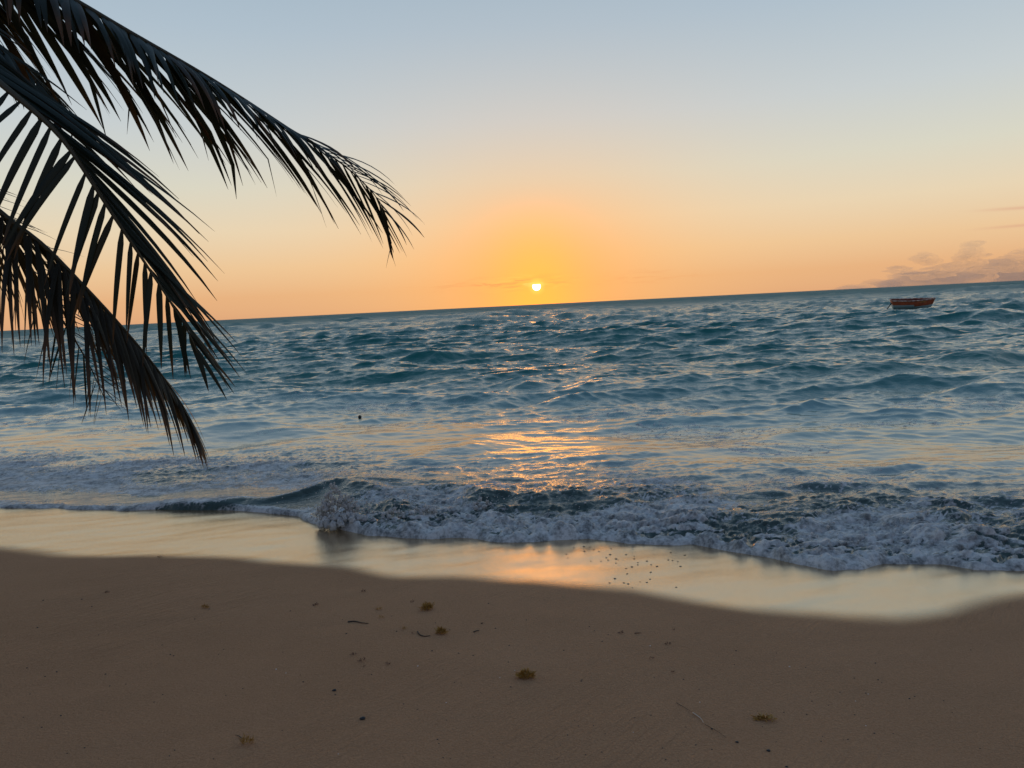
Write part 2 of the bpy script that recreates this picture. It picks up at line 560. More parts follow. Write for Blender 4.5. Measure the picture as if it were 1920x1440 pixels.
# the little shore break at the left and its crest rising to the splash
CREST = [(200, 938), (270, 934), (330, 927), (420, 922), (500, 921), (560, 910), (600, 896), (640, 892), (700, 905), (760, 915)]
_c = sorted([tuple(on_z(u, v, 0.14)) for u, v in CREST])
cx, cy = np.array([q[0] for q in _c]), np.array([q[1] for q in _c])
hgt_c = np.interp(PX, [cx[0], cx[2], cx[4], cx[6], cx[7], cx[9]], [0.0, 0.045, 0.050, 0.062, 0.055, 0.0])
D = PY - np.interp(PX, cx, cy) + 0.05 * T_edge(PX, PY)
prof = np.where(D < 0, smooth(-0.17, 0.0, D), np.exp(-(D / 0.75) ** 2))
fade = smooth(cx[0] - 0.1, cx[1], PX) * (1 - smooth(cx[8], cx[9], PX))
Zsea += hgt_c * prof * fade
face = fade * np.exp(-((D + 0.09) / 0.085) ** 2)

# smaller broken crests further along
for u, v, wpx, hh in [(735, 945, 70, 0.10), (905, 930, 80, 0.12), (1010, 928, 120, 0.09), (1110, 938, 70, 0.07), (1300, 968, 80, 0.10),
                      (1180, 950, 60, 0.06), (1560, 905, 160, 0.06), (1690, 868, 150, 0.07), (1500, 930, 120, 0.05), (1750, 1000, 60, 0.10), (1850, 1005, 90, 0.09)]:
    c = on_z(u, v, 0.08)
    wid = wpx / FPX * c.y * 0.5
    X_, Y_ = PX - c.x, PY - c.y + 0.12 * T_edge(PX * 0.7, PY * 0.7)
    Zsea += 0.6 * hh * np.exp(-(X_ / wid) ** 2) * np.where(Y_ < 0, smooth(-0.28, 0.0, Y_), np.exp(-(Y_ / 0.5) ** 2))

Zsea = np.where(S < 0.0, np.minimum(Zsea, zs - 0.03 + 0.0 * S), Zsea)
edge = smooth(-0.015, 0.035, S)
Zsea = edge * Zsea + (1 - edge) * (zs - 0.04)
fade_d = smooth(0.2, 1.0, S)
P = np.stack([PX + DX * fade_d, PY + DY * fade_d - 1.1 * np.maximum(LUMP, -0.02) * smooth(0.12, 0.4, S), Zsea], -1)

g1, g2 = T_b1(PX, PY), T_b2(PX, PY)
lines = np.maximum(np.exp(-(g1 / 0.20) ** 2), 0.85 * np.exp(-(g2 / 0.24) ** 2))           # a net of thin foam threads
patchy = 0.20 * T_p(PX * 1.1, PY * 1.7)
lumpy = 0.40 + 0.36 * (bil1 - 0.6) + 0.26 * (bil2 - 0.6) + patchy  # denser on lump tops, thinner in hollows: their shading put into the foam
laced = 0.22 + 0.42 * lines + 1.1 * patchy
fw = (front_w - 0.38) / 0.62
broken = np.clip(fw * lumpy + (1 - fw) * laced, 0.0, 1.2)
broken = broken + (1.1 - broken) * (1 - smooth(0.03, 0.14, S))
foamA = broken * smooth(-0.05, -0.01, S) * (1 - smooth(wfront * 0.55, wfront * 2.5 + 0.1, S))
patch = 0.5 + 0.25 * T_p(PX * 0.8, PY * 1.2)
mid = (0.50 * right + 0.0) * (0.45 + 0.75 * lines) * smooth(0.3, 1.0, S) * (1 - smooth(2.4, 4.6, S)) * np.clip(patch, 0, 1.2)
left_sheet = (1 - smooth(-2.6, -1.4, PX)) * smooth(0.45, 0.8, S) * (1 - smooth(1.7, 4.2, S)) * (0.40 + 0.30 * lines + 0.2 * T_p(PX, PY))
patches = 0.40 * smooth(2, 4, S) * (1 - smooth(8, 16, S)) * np.clip(T_p(PX * 0.4, PY * 0.8) - 0.1, 0, 1) * (0.5 + 0.7 * lines)
FO = np.maximum.reduce([foamA, mid * 1.15, left_sheet, patches])
FO = FO * (1 - 0.85 * np.clip(face, 0, 1) * (1 - right * 0.5)) + 0.5 * fade * np.exp(-((D - 0.04) / 0.05) ** 2) * (PX < cx[6])
SHAL = (1 - smooth(1.0, 7.0, S)) * 0.9
sea = grid_mesh('sea', P, M_sea, {'foam': FO, 'shallow': SHAL, 'far': smooth(15, 90, R2), 'calm_sheen': smooth(1.5, 3.8, S) * (1 - smooth(4.5, 16.0, S)), 'chop': smooth(4.0, 6.3, np.log(R2))})
tag(sea, kind='structure')


def sea_height(x, y):
    i = np.argmin((P[..., 0] - x) ** 2 + (P[..., 1] - y) ** 2)
    return float(P.reshape(-1, 3)[i, 2])


# ------------------------------------------------------------------ far cloud bank (closed lumpy bodies of thin haze)
def cloud_mat(name, dens, colr):
    m, s = material(name)
    v = s.n('ShaderNodeVolumePrincipled')
    v.inputs['Color'].default_value = (*colr, 1)
    v.inputs['Density'].default_value = dens
    s.out(None, v.outputs[0])
    return m


M_cloud = cloud_mat('cloud_vapour', 0.0005, (0.90, 0.86, 0.90))
CY = 22000.0


def cloud(name, blobs, label, group):
    """blobs: (u, v, half width px, half height px) in the view, all set at one distance"""
    bm = bmesh.new()
    for (u, v, a, b) in blobs:
        c = at_y(u, v, CY)
        k = CY / FPX
        t = bmesh.ops.create_icosphere(bm, subdivisions=4, radius=1.0)
        sd = Vector((random.uniform(0, 50), random.uniform(0, 50), 3))
        for q in t['verts']:
            d = 1.0 + 0.30 * mnoise.fractal(q.co * 1.7 + sd, 1.0, 2.0, 4)
            q.co = Vector((q.co.x * a * k * d, q.co.y * (900.0 if a > 45 else 420.0) * d, q.co.z * b * k * d)) + c
    bm2 = bm
    me = bpy.data.meshes.new(name)
    bm2.to_mesh(me)
    bm2.free()
    me.materials.append(M_cloud)
    o = bpy.data.objects.new(name, me)
    COL.objects.link(o)
    tag(o, label, 'cloud', group)
    return o


# ------------------------------------------------------------------ the palm at the left
M_leaf, s = material('palm_leaf')
rnd = s.n('ShaderNodeObjectInfo').outputs['Random']
pos = s.n('ShaderNodeTexCoord').outputs['Object']
fib = s.noise(pos, 25.0, 3.0, 0.6)
lc_ = s.mix(s.mapr(rnd, 0.72, 1.0), (0.012, 0.024, 0.015), (0.036, 0.022, 0.009))
lc_ = s.mix(s.m('MULTIPLY', fib, 0.5), lc_, (0.010, 0.014, 0.010))
lc_ = s.mix(s.mapr(s.m('ADD', s.attr('along'), s.m('MULTIPLY', s.m('SUBTRACT', rnd, 0.5), 0.5)), 0.72, 1.0), lc_, (0.10, 0.048, 0.018))
tr = s.n('ShaderNodeBsdfTranslucent')
s.put(tr.inputs[0], s.mix(0.5, lc_, (0.10, 0.07, 0.015)))
mx = s.n('ShaderNodeMixShader')
mx.inputs[0].default_value = 0.18
s.put(mx.inputs[1], s.principled(Base_Color=lc_, Roughness=0.42, IOR=1.45, Specular_IOR_Level=0.32))
s.put(mx.inputs[2], tr.outputs[0])
s.out(mx.outputs[0])
M_rib, s = material('palm_rib')
pos = s.n('ShaderNodeTexCoord').outputs['Object']
s.out(s.principled(Base_Color=s.mix(s.noise(pos, 12.0), (0.035, 0.034, 0.014), (0.065, 0.052, 0.022)), Roughness=0.5))
M_trunk, s = material('palm_trunk')
pos = s.n('ShaderNodeTexCoord').outputs['Object']
s.out(s.principled(Base_Color=s.mix(s.noise(s.mapping(pos, (1, 1, 6)), 6.0, 5.0), (0.09, 0.075, 0.06), (0.22, 0.19, 0.16)), Roughness=0.85,
                   Normal=s.bump(s.noise(s.mapping(pos, (1, 1, 8)), 8.0), 0.7, 0.03)))


def spline(pts, n):
    """Catmull-Rom through the points, n samples evenly by parameter"""
    p = [Vector(q) for q in pts]
    p = [p[0] * 2 - p[1]] + p + [p[-1] * 2 - p[-2]]
    m = len(p) - 3
    out = []
    for i in range(n):
        t = i / (n - 1) * m
        k = min(int(t), m - 1)
        f = t - k
        a, b, c, d = p[k:k + 4]
        out.append(0.5 * ((2 * b) + (c - a) * f + (2 * a - 5 * b + 4 * c - d) * f * f + (3 * b - a - 3 * c + d) * f ** 3))
    # even arc length
    L = [0.0]
    for i in range(1, n):
        L.append(L[-1] + (out[i] - out[i - 1]).length)
    res = []
    j = 0
    for i in range(n):
        g = L[-1] * i / (n - 1)
        while j < n - 2 and L[j + 1] < g:
            j += 1
        f = (g - L[j]) / max(L[j + 1] - L[j], 1e-9)
        res.append(out[j].lerp(out[j + 1], min(max(f, 0), 1)))
    return res


def tube(pts, radii, sides=7):
    V, F = [], []
    n = len(pts)
    for i, p in enumerate(pts):
        t = (pts[min(i + 1, n - 1)] - pts[max(i - 1, 0)]).normalized()
        a = t.cross(Vector((0, 0, 1)))
        if a.length < 1e-3:
            a = Vector((1, 0, 0))
        a.normalize()
        b = a.cross(t)
        for k in range(sides):
            th = 2 * math.pi * k / sides
            V.append(p + (a * math.cos(th) + b * math.sin(th)) * radii[i])
    for i in range(n - 1):
        for k in range(sides):
            F.append((i * sides + k, i * sides + (k + 1) % sides, (i + 1) * sides + (k + 1) % sides, (i + 1) * sides + k))
    F.append(tuple(range(sides))[::-1])
    F.append(tuple((n - 1) * sides + k for k in range(sides)))
    return V, F


def leaflet(p0, d, up, length, width, droop, kink=0.0, seg=8, twist=0.0):
    """a folded blade: three points per station, tapering to a fine tip and bending under its weight"""
    V, F = [], []
    p = Vector(p0)
    d = d.normalized()
    step = length / seg
    kk = random.uniform(0.55, 0.8)
    kd = Vector((random.uniform(-0.6, 0.6), random.uniform(-0.4, 0.4), -0.9))
    for i in range(seg + 1):
        t = i / seg
        wv = width * min(1.0, 0.35 + t * 5.0) * (1 - t ** 2.6) * 0.5 + 0.0007
        sd = d.cross(up)
        if sd.length < 1e-3:
            sd = d.cross(Vector((0, 1, 0)))
        sd.normalize()
        nn = sd.cross(d)
        if twist:
            q = Matrix.Rotation(twist * t, 3, d)
            sd, nn = q @ sd, q @ nn
        V += [p - sd * wv - nn * wv * 0.38, p.copy(), p + sd * wv - nn * wv * 0.38]
        d = (d + Vector((0, 0, -1)) * droop * (0.3 + 1.4 * t) / seg)
        if kink and abs(t - kk) < 0.5 / seg:
            d = d * (1 - kink) + kd * kink
        d.normalize()
        p = p + d * step
    for i in range(seg):
        a = i * 3
        F += [(a, a + 1, a + 4, a + 3), (a + 1, a + 2, a + 5, a + 4)]
    return V, F


palm = bpy.data.objects.new('palm_tree', None)
COL.objects.link(palm)
CROWN = at_y(-720, -60, 4.0)
tag(palm, 'dark coconut palm leaning in from the left with drooping fronds over the sea', 'palm tree')


def mark_tips(o):
    """how far along its blade each point lies: the tips are dry and brown"""
    n = len(o.data.vertices)
    at = o.data.attributes.new('along', 'FLOAT', 'POINT')
    at.data.foreach_set('value', (((np.arange(n) // 3) % 9) / 8.0).astype(np.float32))
    return o


def frond(rachis, sides, n_leaf, t0, single=True, r0=0.022):
    n = 64
    pts = spline(rachis, n)
    rad = [r0 * (1 - i / (n - 1)) ** 0.9 + 0.0022 for i in range(n)]
    V, F = tube(pts, rad, 6)
    fr = link_mesh('frond', V, F, M_rib, palm)
    AV, AF = [], []
    for sd in sides:
        nl = sd.get('n', n_leaf)
        for i in range(nl):
            t = t0 + (sd.get('t1', 1.0) - t0) * (i + 0.5 + random.uniform(-0.3, 0.3)) / nl
            k = min(int(t * (n - 1)), n - 2)
            f = t * (n - 1) - k
            p0 = pts[k].lerp(pts[k + 1], min(f, 1.0))
            T = (pts[k + 1] - pts[k]).normalized()
            sv = Vector(sd['v']).lerp(Vector(sd.get('v1', sd['v'])), ((t - t0) / (1 - t0)) ** 4)
            sv = (sv - T * sv.dot(T)).normalized()
            tt = (t - t0) / (1 - t0)
            a = R(sd['a0'] + (sd['a1'] - sd['a0']) * tt + random.gauss(0, sd.get('ja', 6)))
            d = T * math.cos(a) + sv * math.sin(a)
            d = (d + Vector((random.gauss(0, 0.04), random.gauss(0, 0.06), random.gauss(0, 0.04)))).normalized()
            le = np.interp(tt, [0, 0.2, 0.6, 0.85, 1.0], sd['l']) * random.uniform(0.88, 1.08)
            up = Vector(sd.get('up', (0, 0, 1)))
            kink = random.uniform(0.4, 0.8) if random.random() < sd.get('kink', 0.0) else 0.0
            lv, lf = leaflet(p0, d, up, le, sd['w'] * random.uniform(0.85, 1.15) * (1 - 0.45 * tt), sd['droop'] * (1 - 0.5 * tt) * random.uniform(0.75, 1.3), kink, 8, random.gauss(0, 0.35))
            if single and sd.get('single', True):
                mark_tips(link_mesh('leaflet', lv, lf, M_leaf, fr))
            else:
                o0 = len(AV)
                AV += lv
                AF += [tuple(q + o0 for q in ff) for ff in lf]
    if AV:
        o = mark_tips(link_mesh('leaflets', AV, AF, M_leaf, fr))
        o['kind'] = 'stuff'
    return fr


def pxs(lst):
    return [at_y(u, v, y) for u, v, y in lst]


# the long upper frond, reaching right
frond([CROWN] + pxs([(-420, -230, 4.0), (-120, -135, 4.0), (80, -34, 4.05), (240, 58, 4.1), (400, 150, 4.15), (540, 240, 4.25), (640, 306, 4.35), (700, 362, 4.4), (722, 398, 4.4)]),
      [dict(v=(0.05, -1, -0.35), v1=(0.75, -0.25, 0.6), a0=66, a1=26, l=[0.50, 0.50, 0.50, 0.48, 0.30], w=0.044, droop=1.5, n=76),
       dict(v=(0.0, 1, -0.55), v1=(-0.5, 0.5, -0.8), a0=44, a1=20, l=[1.05, 1.00, 0.84, 0.60, 0.32], w=0.040, droop=0.62, n=76, kink=0.25),
       dict(v=(-0.1, 0.9, -0.75), a0=66, a1=30, l=[0.95, 0.92, 0.82, 0.6, 0.3], w=0.060, droop=0.5, n=28, t1=0.72, kink=0.25)],
      72, 0.28)
# the middle frond, its near leaflets spread like a comb
frond([CROWN] + pxs([(-430, -130, 3.7), (-150, 40, 3.5), (20, 172, 3.4), (110, 252, 3.4), (165, 330, 3.42), (215, 408, 3.45), (270, 490, 3.5), (322, 570, 3.55), (354, 624, 3.6), (370, 662, 3.6)]),
      [dict(v=(-0.75, -0.35, -0.5), a0=155, a1=12, l=[0.56, 0.58, 0.56, 0.44, 0.20], w=0.039, n=50, droop=0.55, up=(0.3, -1, 0.3)),
       dict(v=(0.50, 0.80, 0.22), a0=13, a1=14, l=[1.16, 1.18, 0.96, 0.60, 0.26], w=0.036, droop=0.48, n=56, ja=3, up=(0, -0.6, 1))],
      44, 0.30, r0=0.03)
# the lowest frond, hanging down to the left of the shore break
frond([CROWN] + pxs([(-430, 40, 3.8), (-180, 240, 3.7), (0, 396, 3.7), (80, 458, 3.72), (150, 528, 3.75), (222, 605, 3.8), (292, 688, 3.85), (340, 756, 3.9), (366, 802, 3.9)]),
      [dict(v=(-0.35, -0.8, -0.35), v1=(0.2, -0.8, -0.1), a0=84, a1=14, l=[0.74, 0.74, 0.66, 0.46, 0.24], w=0.032, droop=1.5, kink=0.1, n=42, single=False),
       dict(v=(-0.35, -0.8, -0.35), v1=(0.2, -0.8, -0.1), a0=70, a1=18, l=[0.74, 0.74, 0.66, 0.46, 0.24], w=0.028, droop=1.4, n=44, single=False),
       dict(v=(-0.25, 0.8, -0.5), v1=(-0.5, 0.8, -0.3), a0=74, a1=14, l=[0.78, 0.78, 0.70, 0.46, 0.24], w=0.030, n=84, droop=1.5, single=False)],
      68, 0.34)
# a thin frond behind it, seen against the water
frond([CROWN] + pxs([(-380, 160, 4.5), (-140, 330, 4.6), (30, 480, 4.7), (110, 590, 4.75), (165, 680, 4.8), (195, 745, 4.8)]),
      [dict(v=(-1, -0.2, -0.2), a0=42, a1=34, l=[0.56, 0.56, 0.50, 0.38, 0.20], w=0.030, droop=0.6),
       dict(v=(1, 0.2, 0.25), a0=40, a1=34, l=[0.46, 0.46, 0.44, 0.36, 0.20], w=0.030, droop=0.6)],
      44, 0.36, single=False)
# a ragged frond behind the upper one
frond([CROWN] + pxs([(-360, -120, 4.5), (-120, 10, 4.6), (10, 92, 4.6), (70, 150, 4.6), (125, 215, 4.65)]),
      [dict(v=(-0.2, -0.8, -0.4), a0=45, a1=16, l=[0.66, 0.64, 0.50, 0.34, 0.16], w=0.048, droop=0.9, kink=0.3),
       dict(v=(0.2, 0.8, -0.3), a0=40, a1=16, l=[0.66, 0.62, 0.50, 0.34, 0.16], w=0.048, droop=0.8, kink=0.3)],
      34, 0.40, single=False)
# the rest of the crown, out of the frame
for k in range(8):
    th = R(95 + k * 24 + random.uniform(-6, 6))
    Lr = random.uniform(2.6, 3.2)
    e0 = random.uniform(0.3, 0.9)
    pts = []
    for i in range(6):
        t = i / 5
        pts.append(CROWN + Vector((math.cos(th), math.sin(th), 0)) * Lr * t * (1 - 0.15 * t) + Vector((0, 0, e0 * 2.2 * t - 2.4 * t * t)))
    sv = Vector((-math.sin(th), math.cos(th), 0))
    frond(pts, [dict(v=tuple(sv), a0=60, a1=22, l=[0.5, 0.75, 0.7, 0.45, 0.2], w=0.042, droop=1.2), dict(v=tuple(-sv), a0=60, a1=22, l=[0.5, 0.75, 0.7, 0.45, 0.2], w=0.042, droop=1.2)],
          34, 0.2, single=False)
# trunk: ringed, leaning
bx, by = CROWN.x - 1.1, CROWN.y - 0.9
bz = float(sand_z(bx, by))
tp = spline([Vector((bx, by, bz - 0.3)), Vector((bx + 0.15, by + 0.1, bz + 0.6)), Vector((bx + 0.6, by + 0.5, bz + 2.0)), CROWN + Vector((0, 0, 0.05))], 60)
tr_r = [0.16 - 0.05 * min(1, i / 50) + 0.10 * math.exp(-i / 5.0) + (0.008 if i % 2 else 0.0) for i in range(60)]
V, F = tube(tp, tr_r, 16)
link_mesh('trunk', V, F, M_trunk, palm)

# ------------------------------------------------------------------ the boat
M_red, s = material('hull_paint')
pos = s.n('ShaderNodeTexCoord').outputs['Object']
sp = s.n('ShaderNodeSeparateXYZ')
s.put(sp.inputs[0], pos)
wear = s.noise(pos, 5.0, 5.0, 0.65)
red = s.mix(s.mapr(wear, 0.35, 0.75), (0.56, 0.115, 0.036), (0.34, 0.070, 0.028))
# repainted orange patch near the bow, pale lower half at the stern, pale strake at the bow
orange = s.m('MULTIPLY', s.m('MULTIPLY', s.mapr(sp.outputs[0], 0.52, 0.60), s.mapr(sp.outputs[0], 1.02, 1.14, 1, 0)), s.mapr(sp.outputs[2], 0.52, 0.56))
red = s.mix(s.m('MULTIPLY', orange, 0.85), red, (0.50, 0.20, 0.05))
lowA = s.m('MULTIPLY', s.mapr(sp.outputs[0], -0.02, 0.02, 1, 0), s.mapr(s.m('ADD', sp.outputs[2], s.m('MULTIPLY', wear, 0.03)), 0.375, 0.40, 1, 0))
lowB = s.mapr(s.m('SUBTRACT', sp.outputs[2], s.m('MULTIPLY', sp.outputs[0], 0.055)), 0.18, 0.205, 1, 0)
red = s.mix(s.m('MAXIMUM', lowA, lowB), red, s.mix(wear, (0.55, 0.62, 0.60), (0.34, 0.50, 0.50)))
s.out(s.principled(Base_Color=red, Roughness=0.5))
M_in, s = material('boat_inside')
pos = s.n('ShaderNodeTexCoord').outputs['Object']
s.out(s.principled(Base_Color=s.mix(s.noise(pos, 6.0), (0.12, 0.022, 0.022), (0.20, 0.045, 0.035)), Roughness=0.6))
M_gun, s = material('gunwale_paint')
pos = s.n('ShaderNodeTexCoord').outputs['Object']
s.out(s.principled(Base_Color=s.mix(s.mapr(s.noise(pos, 4.0, 4.0), 0.4, 0.6), (0.70, 0.52, 0.42), (0.42, 0.17, 0.10)), Roughness=0.5))
M_rope, s = material('tarred_rope')
s.out(s.principled(Base_Color=(0.012, 0.012, 0.014), Roughness=0.8))

boat = bpy.data.objects.new('rowing_boat', None)
COL.objects.link(boat)
tag(boat, 'small weathered red and white wooden rowing boat floating near the right horizon', 'boat')
HL = 2.0


def hull_section(x, inner=0.0):
    """half breadths and heights of the hull at length x (-1 stern .. 1 bow): list from keel to sheer"""
    t = (x + 1) / 2
    beam = 0.74 * (1 - max(0.0, (t - 0.35) / 0.65) ** 2.4) * (0.80 + 0.20 * min(1.0, t / 0.35))
    beam = max(beam, 0.025)
    sheer = 0.72 + 0.06 * (2 * t - 1) ** 2 + 0.03 * t
    keel = -0.12 + 0.16 * max(0.0, (t - 0.75) / 0.25) ** 2
    pts = []
    for k in range(9):
        q = k / 8
        bb = beam * (math.sin(min(q * 1.35, 1.0) * math.pi / 2) ** 0.8 * 0.86 + 0.14 * q)
        pts.append((max(bb - inner, 0.0), keel + (sheer - keel) * q ** 1.25 + (inner if k == 0 else 0)))
    return pts


def hull_mesh(name, inner, mat, flip=False):
    V, F = [], []
    ns = 25
    for i in range(ns):
        x = -1 + 2 * i / (ns - 1)
        sec = hull_section(x, inner)
        row = [(-b, z) for b, z in sec[::-1]] + [(b, z) for b, z in sec[1:]]
        for b, z in row:
            rake = 0.0
            if x > 0.5:
                rake = (z - 0.75) * 0.42 * ((x - 0.5) / 0.5)
            if x < -0.5:
                rake = -(z - 0.75) * 0.24 * ((-x - 0.5) / 0.5)
            V.append((x * HL + rake, b, z))
    m = 17
    for i in range(ns - 1):
        for k in range(m - 1):
            f = (i * m + k, i * m + k + 1, (i + 1) * m + k + 1, (i + 1) * m + k)
            F.append(f[::-1] if flip else f)
    return link_mesh(name, V, F, mat, boat), V


hull, HV = hull_mesh('hull', 0.0, M_red)
inside, IV = hull_mesh('hull_lining', 0.035, M_in, True)
# transom
sec = HV[:17]
V = [Vector(q) + Vector((-0.004, 0, 0)) for q in sec] + [Vector(q) + Vector((0.045, 0, 0)) for q in sec]
F = [tuple(range(17)), tuple(range(33, 16, -1))] + [(k, k + 1, 18 + k, 17 + k) for k in range(16)] + [(16, 0, 17, 33)]
link_mesh('transom', V, F, M_red, boat, False)
# gunwale runs right round
top = [Vector(HV[i * 17]) for i in range(25)] + [Vector(HV[i * 17 + 16]) for i in range(24, -1, -1)] + [Vector(HV[0])]
V, F = tube([q + Vector((0, 0, 0.012)) for q in top], [0.055] * len(top), 6)
link_mesh('gunwale', V, F, M_gun, boat)
for xx in (-1.05, -0.15, 0.75):
    hb = 0.66 if xx < 0.5 else 0.58
    V = [(xx + dx, yy, 0.52 + dz) for dx in (-0.12, 0.12) for yy in (-hb, hb) for dz in (0, 0.035)]
    F = [(0, 1, 3, 2), (4, 6, 7, 5), (0, 4, 5, 1), (2, 3, 7, 6), (1, 5, 7, 3), (0, 2, 6, 4)]
    link_mesh('thwart', V, F, M_in, boat, False)
rp = spline([Vector((-1.98, -0.25, 0.56)), Vector((-2.12, -0.3, 0.38)), Vector((-2.34, -0.36, 0.12)), Vector((-2.46, -0.4, -0.12))], 12)
V, F = tube(rp, [0.045] * 12, 6)
link_mesh('mooring_rope', V, F, M_rope, boat)
bp = on_z(1711, 579, 0.05)
bz = sea_height(bp.x, bp.y)
boat.location = (bp.x, bp.y, 0.17 + max(min(bz, 0.2), -0.1))
boat.scale = (0.85, 0.85, 0.92)
boat.rotation_euler = (R(9), R(0.5), R(12) - math.atan2(bp.x, bp.y))

# ------------------------------------------------------------------ splash where the shore break folds over
M_spl, s = material('splash_water')
pos = s.n('ShaderNodeTexCoord').outputs['Object']
tr = s.n('ShaderNodeBsdfTranslucent')
tr.inputs[0].default_value = (0.8, 0.8, 0.78, 1)
mx = s.n('ShaderNodeMixShader')
mx.inputs[0].default_value = 0.35
s.put(mx.inputs[1], s.principled(Base_Color=s.mix(s.noise(pos, 14.0, 5.0, 0.65), (0.55, 0.55, 0.54), (0.88, 0.88, 0.87)), Roughness=0.3, IOR=1.33,
                                 Normal=s.bump(s.noise(pos, 40.0, 5.0, 0.7), 0.7, 0.02)))
s.put(mx.inputs[2], tr.outputs[0])
s.out(mx.outputs[0])


def splash(name, domes, drops, label):
    """domes: (u, v at the foot, width px, height px, how many blobs of froth)"""
    bm = bmesh.new()
    for (u, v, wpx, hpx, n) in domes:
        c = on_z(u, v, 0.05)
        k = c.y / FPX
        a, hh = wpx * 0.5 * k, hpx * k
        for _ in range(n):
            th, z = random.uniform(0, 6.283), random.random() ** 0.8
            sh = (1 - z ** 1.6) ** 0.6 * random.uniform(0.55, 1.0)
            o = c + Vector((math.cos(th) * a * sh, math.sin(th) * a * 0.5 * sh, z * hh * random.uniform(0.8, 1.0)))
            rad = random.uniform(0.06, 0.17) * a * (1 - 0.45 * z)
            sd = Vector((random.uniform(0, 90), random.uniform(0, 90), random.uniform(0, 90)))
            t = bmesh.ops.create_icosphere(bm, subdivisions=3, radius=1.0)
            for q in t['verts']:
                f = 1 + 0.6 * mnoise.fractal(q.co * 1.6 + sd, 0.9, 2.1, 5)
                q.co = Vector((q.co.x * f, q.co.y * f, q.co.z * f * 1.15)) * rad + o
    for (u, v, wpx, hpx, n) in drops:
        c = on_z(u, v, 0.05)
        k = c.y / FPX
        for _ in range(n):
            o = c + Vector((random.gauss(0, wpx * 0.36 * k), random.gauss(0, 0.10), abs(random.gauss(0.45, 0.35)) * hpx * k))
            t = bmesh.ops.create_icosphere(bm, subdivisions=1, radius=abs(random.gauss(0, 0.004)) + 0.002)
            for q in t['verts']:
                q.co = q.co + o
    me = bpy.data.meshes.new(name)
    bm.to_mesh(me)
    bm.free()
    me.polygons.foreach_set('use_smooth', [True] * len(me.polygons))
    me.materials.append(M_spl)
    o = bpy.data.objects.new(name, me)
    COL.objects.link(o)
    tag(o, label, 'splash', kind='stuff')


splash('breaking_splash', [(630, 976, 70, 74, 120), (656, 975, 52, 54, 50), (604, 976, 44, 34, 30), (692, 970, 34, 36, 22), (645, 982, 100, 20, 60), (740, 975, 60, 24, 24), (800, 968, 70, 22, 26), (905, 955, 60, 22, 22)],
       [(640, 985, 120, 90, 160), (730, 965, 150, 40, 120), (860, 950, 200, 34, 90), (1150, 950, 300, 26, 60), (1600, 1010, 300, 30, 60)], 'frothy grey splash thrown up where the shore break folds over')

# ------------------------------------------------------------------ things washed up on the sand
M_weed, s = material('sargassum')
pos = s.n('ShaderNodeTexCoord').outputs['Object']
rnd = s.n('ShaderNodeObjectInfo').outputs['Random']
s.out(s.principled(Base_Color=s.mix(s.noise(pos, 60.0, 2.0), (0.17, 0.085, 0.016), (0.60, 0.34, 0.07)), Roughness=0.5))
M_redw, s = material('dark_red_weed')
pos = s.n('ShaderNodeTexCoord').outputs['Object']
s.out(s.principled(Base_Color=s.mix(s.noise(pos, 60.0, 2.0), (0.035, 0.010, 0.008), (0.11, 0.035, 0.022)), Roughness=0.5))
M_twig, s = material('dark_twig')
s.out(s.principled(Base_Color=(0.028, 0.024, 0.018), Roughness=0.7))
M_pale, s = material('bleached_root')
s.out(s.principled(Base_Color=(0.52, 0.43, 0.34), Roughness=0.7))
M_stone, s = material('dark_pebble')
s.out(s.principled(Base_Color=(0.02, 0.02, 0.02), Roughness=0.5))
M_shell, s = material('white_shell')
s.out(s.principled(Base_Color=(0.75, 0.70, 0.64), Roughness=0.4))


def on_sand(u, v):
    z = 0.0
    for _ in range(12):
        q = on_z(u, v, z)
        z = float(sand_z(q.x, q.y) + relief(q.x, q.y))
    return Vector((q.x, q.y, z))


def place(o, u, v, rz=None, dz=0.0):
    q = on_sand(u, v)
    o.location = (q.x, q.y, q.z + dz)
    o.rotation_euler = (math.atan(-SLOPE), 0, random.uniform(0, 6.28) if rz is None else rz)
    return o


def px_size(u, v, px):
    q = on_sand(u, v)
    return (q - Vector((0, 0, CAM_Z))).length * px / FPX


def weed_mesh(bm_v, bm_f, wdt, hgt_, dep, n, blade):
    """n little curved blades springing from the middle of a heap"""
    for _ in range(n):
        th, ph = random.uniform(0, 6.283), random.uniform(0, 1.0)
        e = Vector((math.cos(th) * wdt * 0.5 * math.sqrt(ph), math.sin(th) * dep * 0.5 * math.sqrt(ph), 0))
        base = e * random.uniform(0.3, 0.9)
        base.z = random.uniform(0.0, 0.55) * hgt_ * (1 - ph * 0.6)
        d = (e * random.uniform(0.6, 1.4) + Vector((random.gauss(0, wdt * 0.15), random.gauss(0, dep * 0.15), random.uniform(0.2, 1.0) * hgt_))).normalized()
        L = blade * random.uniform(0.6, 1.4)
        sd = d.cross(Vector((random.gauss(0, 1), random.gauss(0, 1), random.gauss(0, 1)))).normalized() * blade * 0.14
        cur = Vector((random.gauss(0, 1), random.gauss(0, 1), random.gauss(0, 1))) * blade * 0.25
        o0 = len(bm_v)
        for i in range(4):
            t = i / 3
            c = base + d * L * t + cur * t * t
            c.z = max(c.z, -0.002)
            ww = sd * (1.0 if 0 < i < 3 else 0.35)
            bm_v += [c - ww, c + ww]
        for i in range(3):
            bm_f.append((o0 + 2 * i, o0 + 2 * i + 1, o0 + 2 * i + 3, o0 + 2 * i + 2))


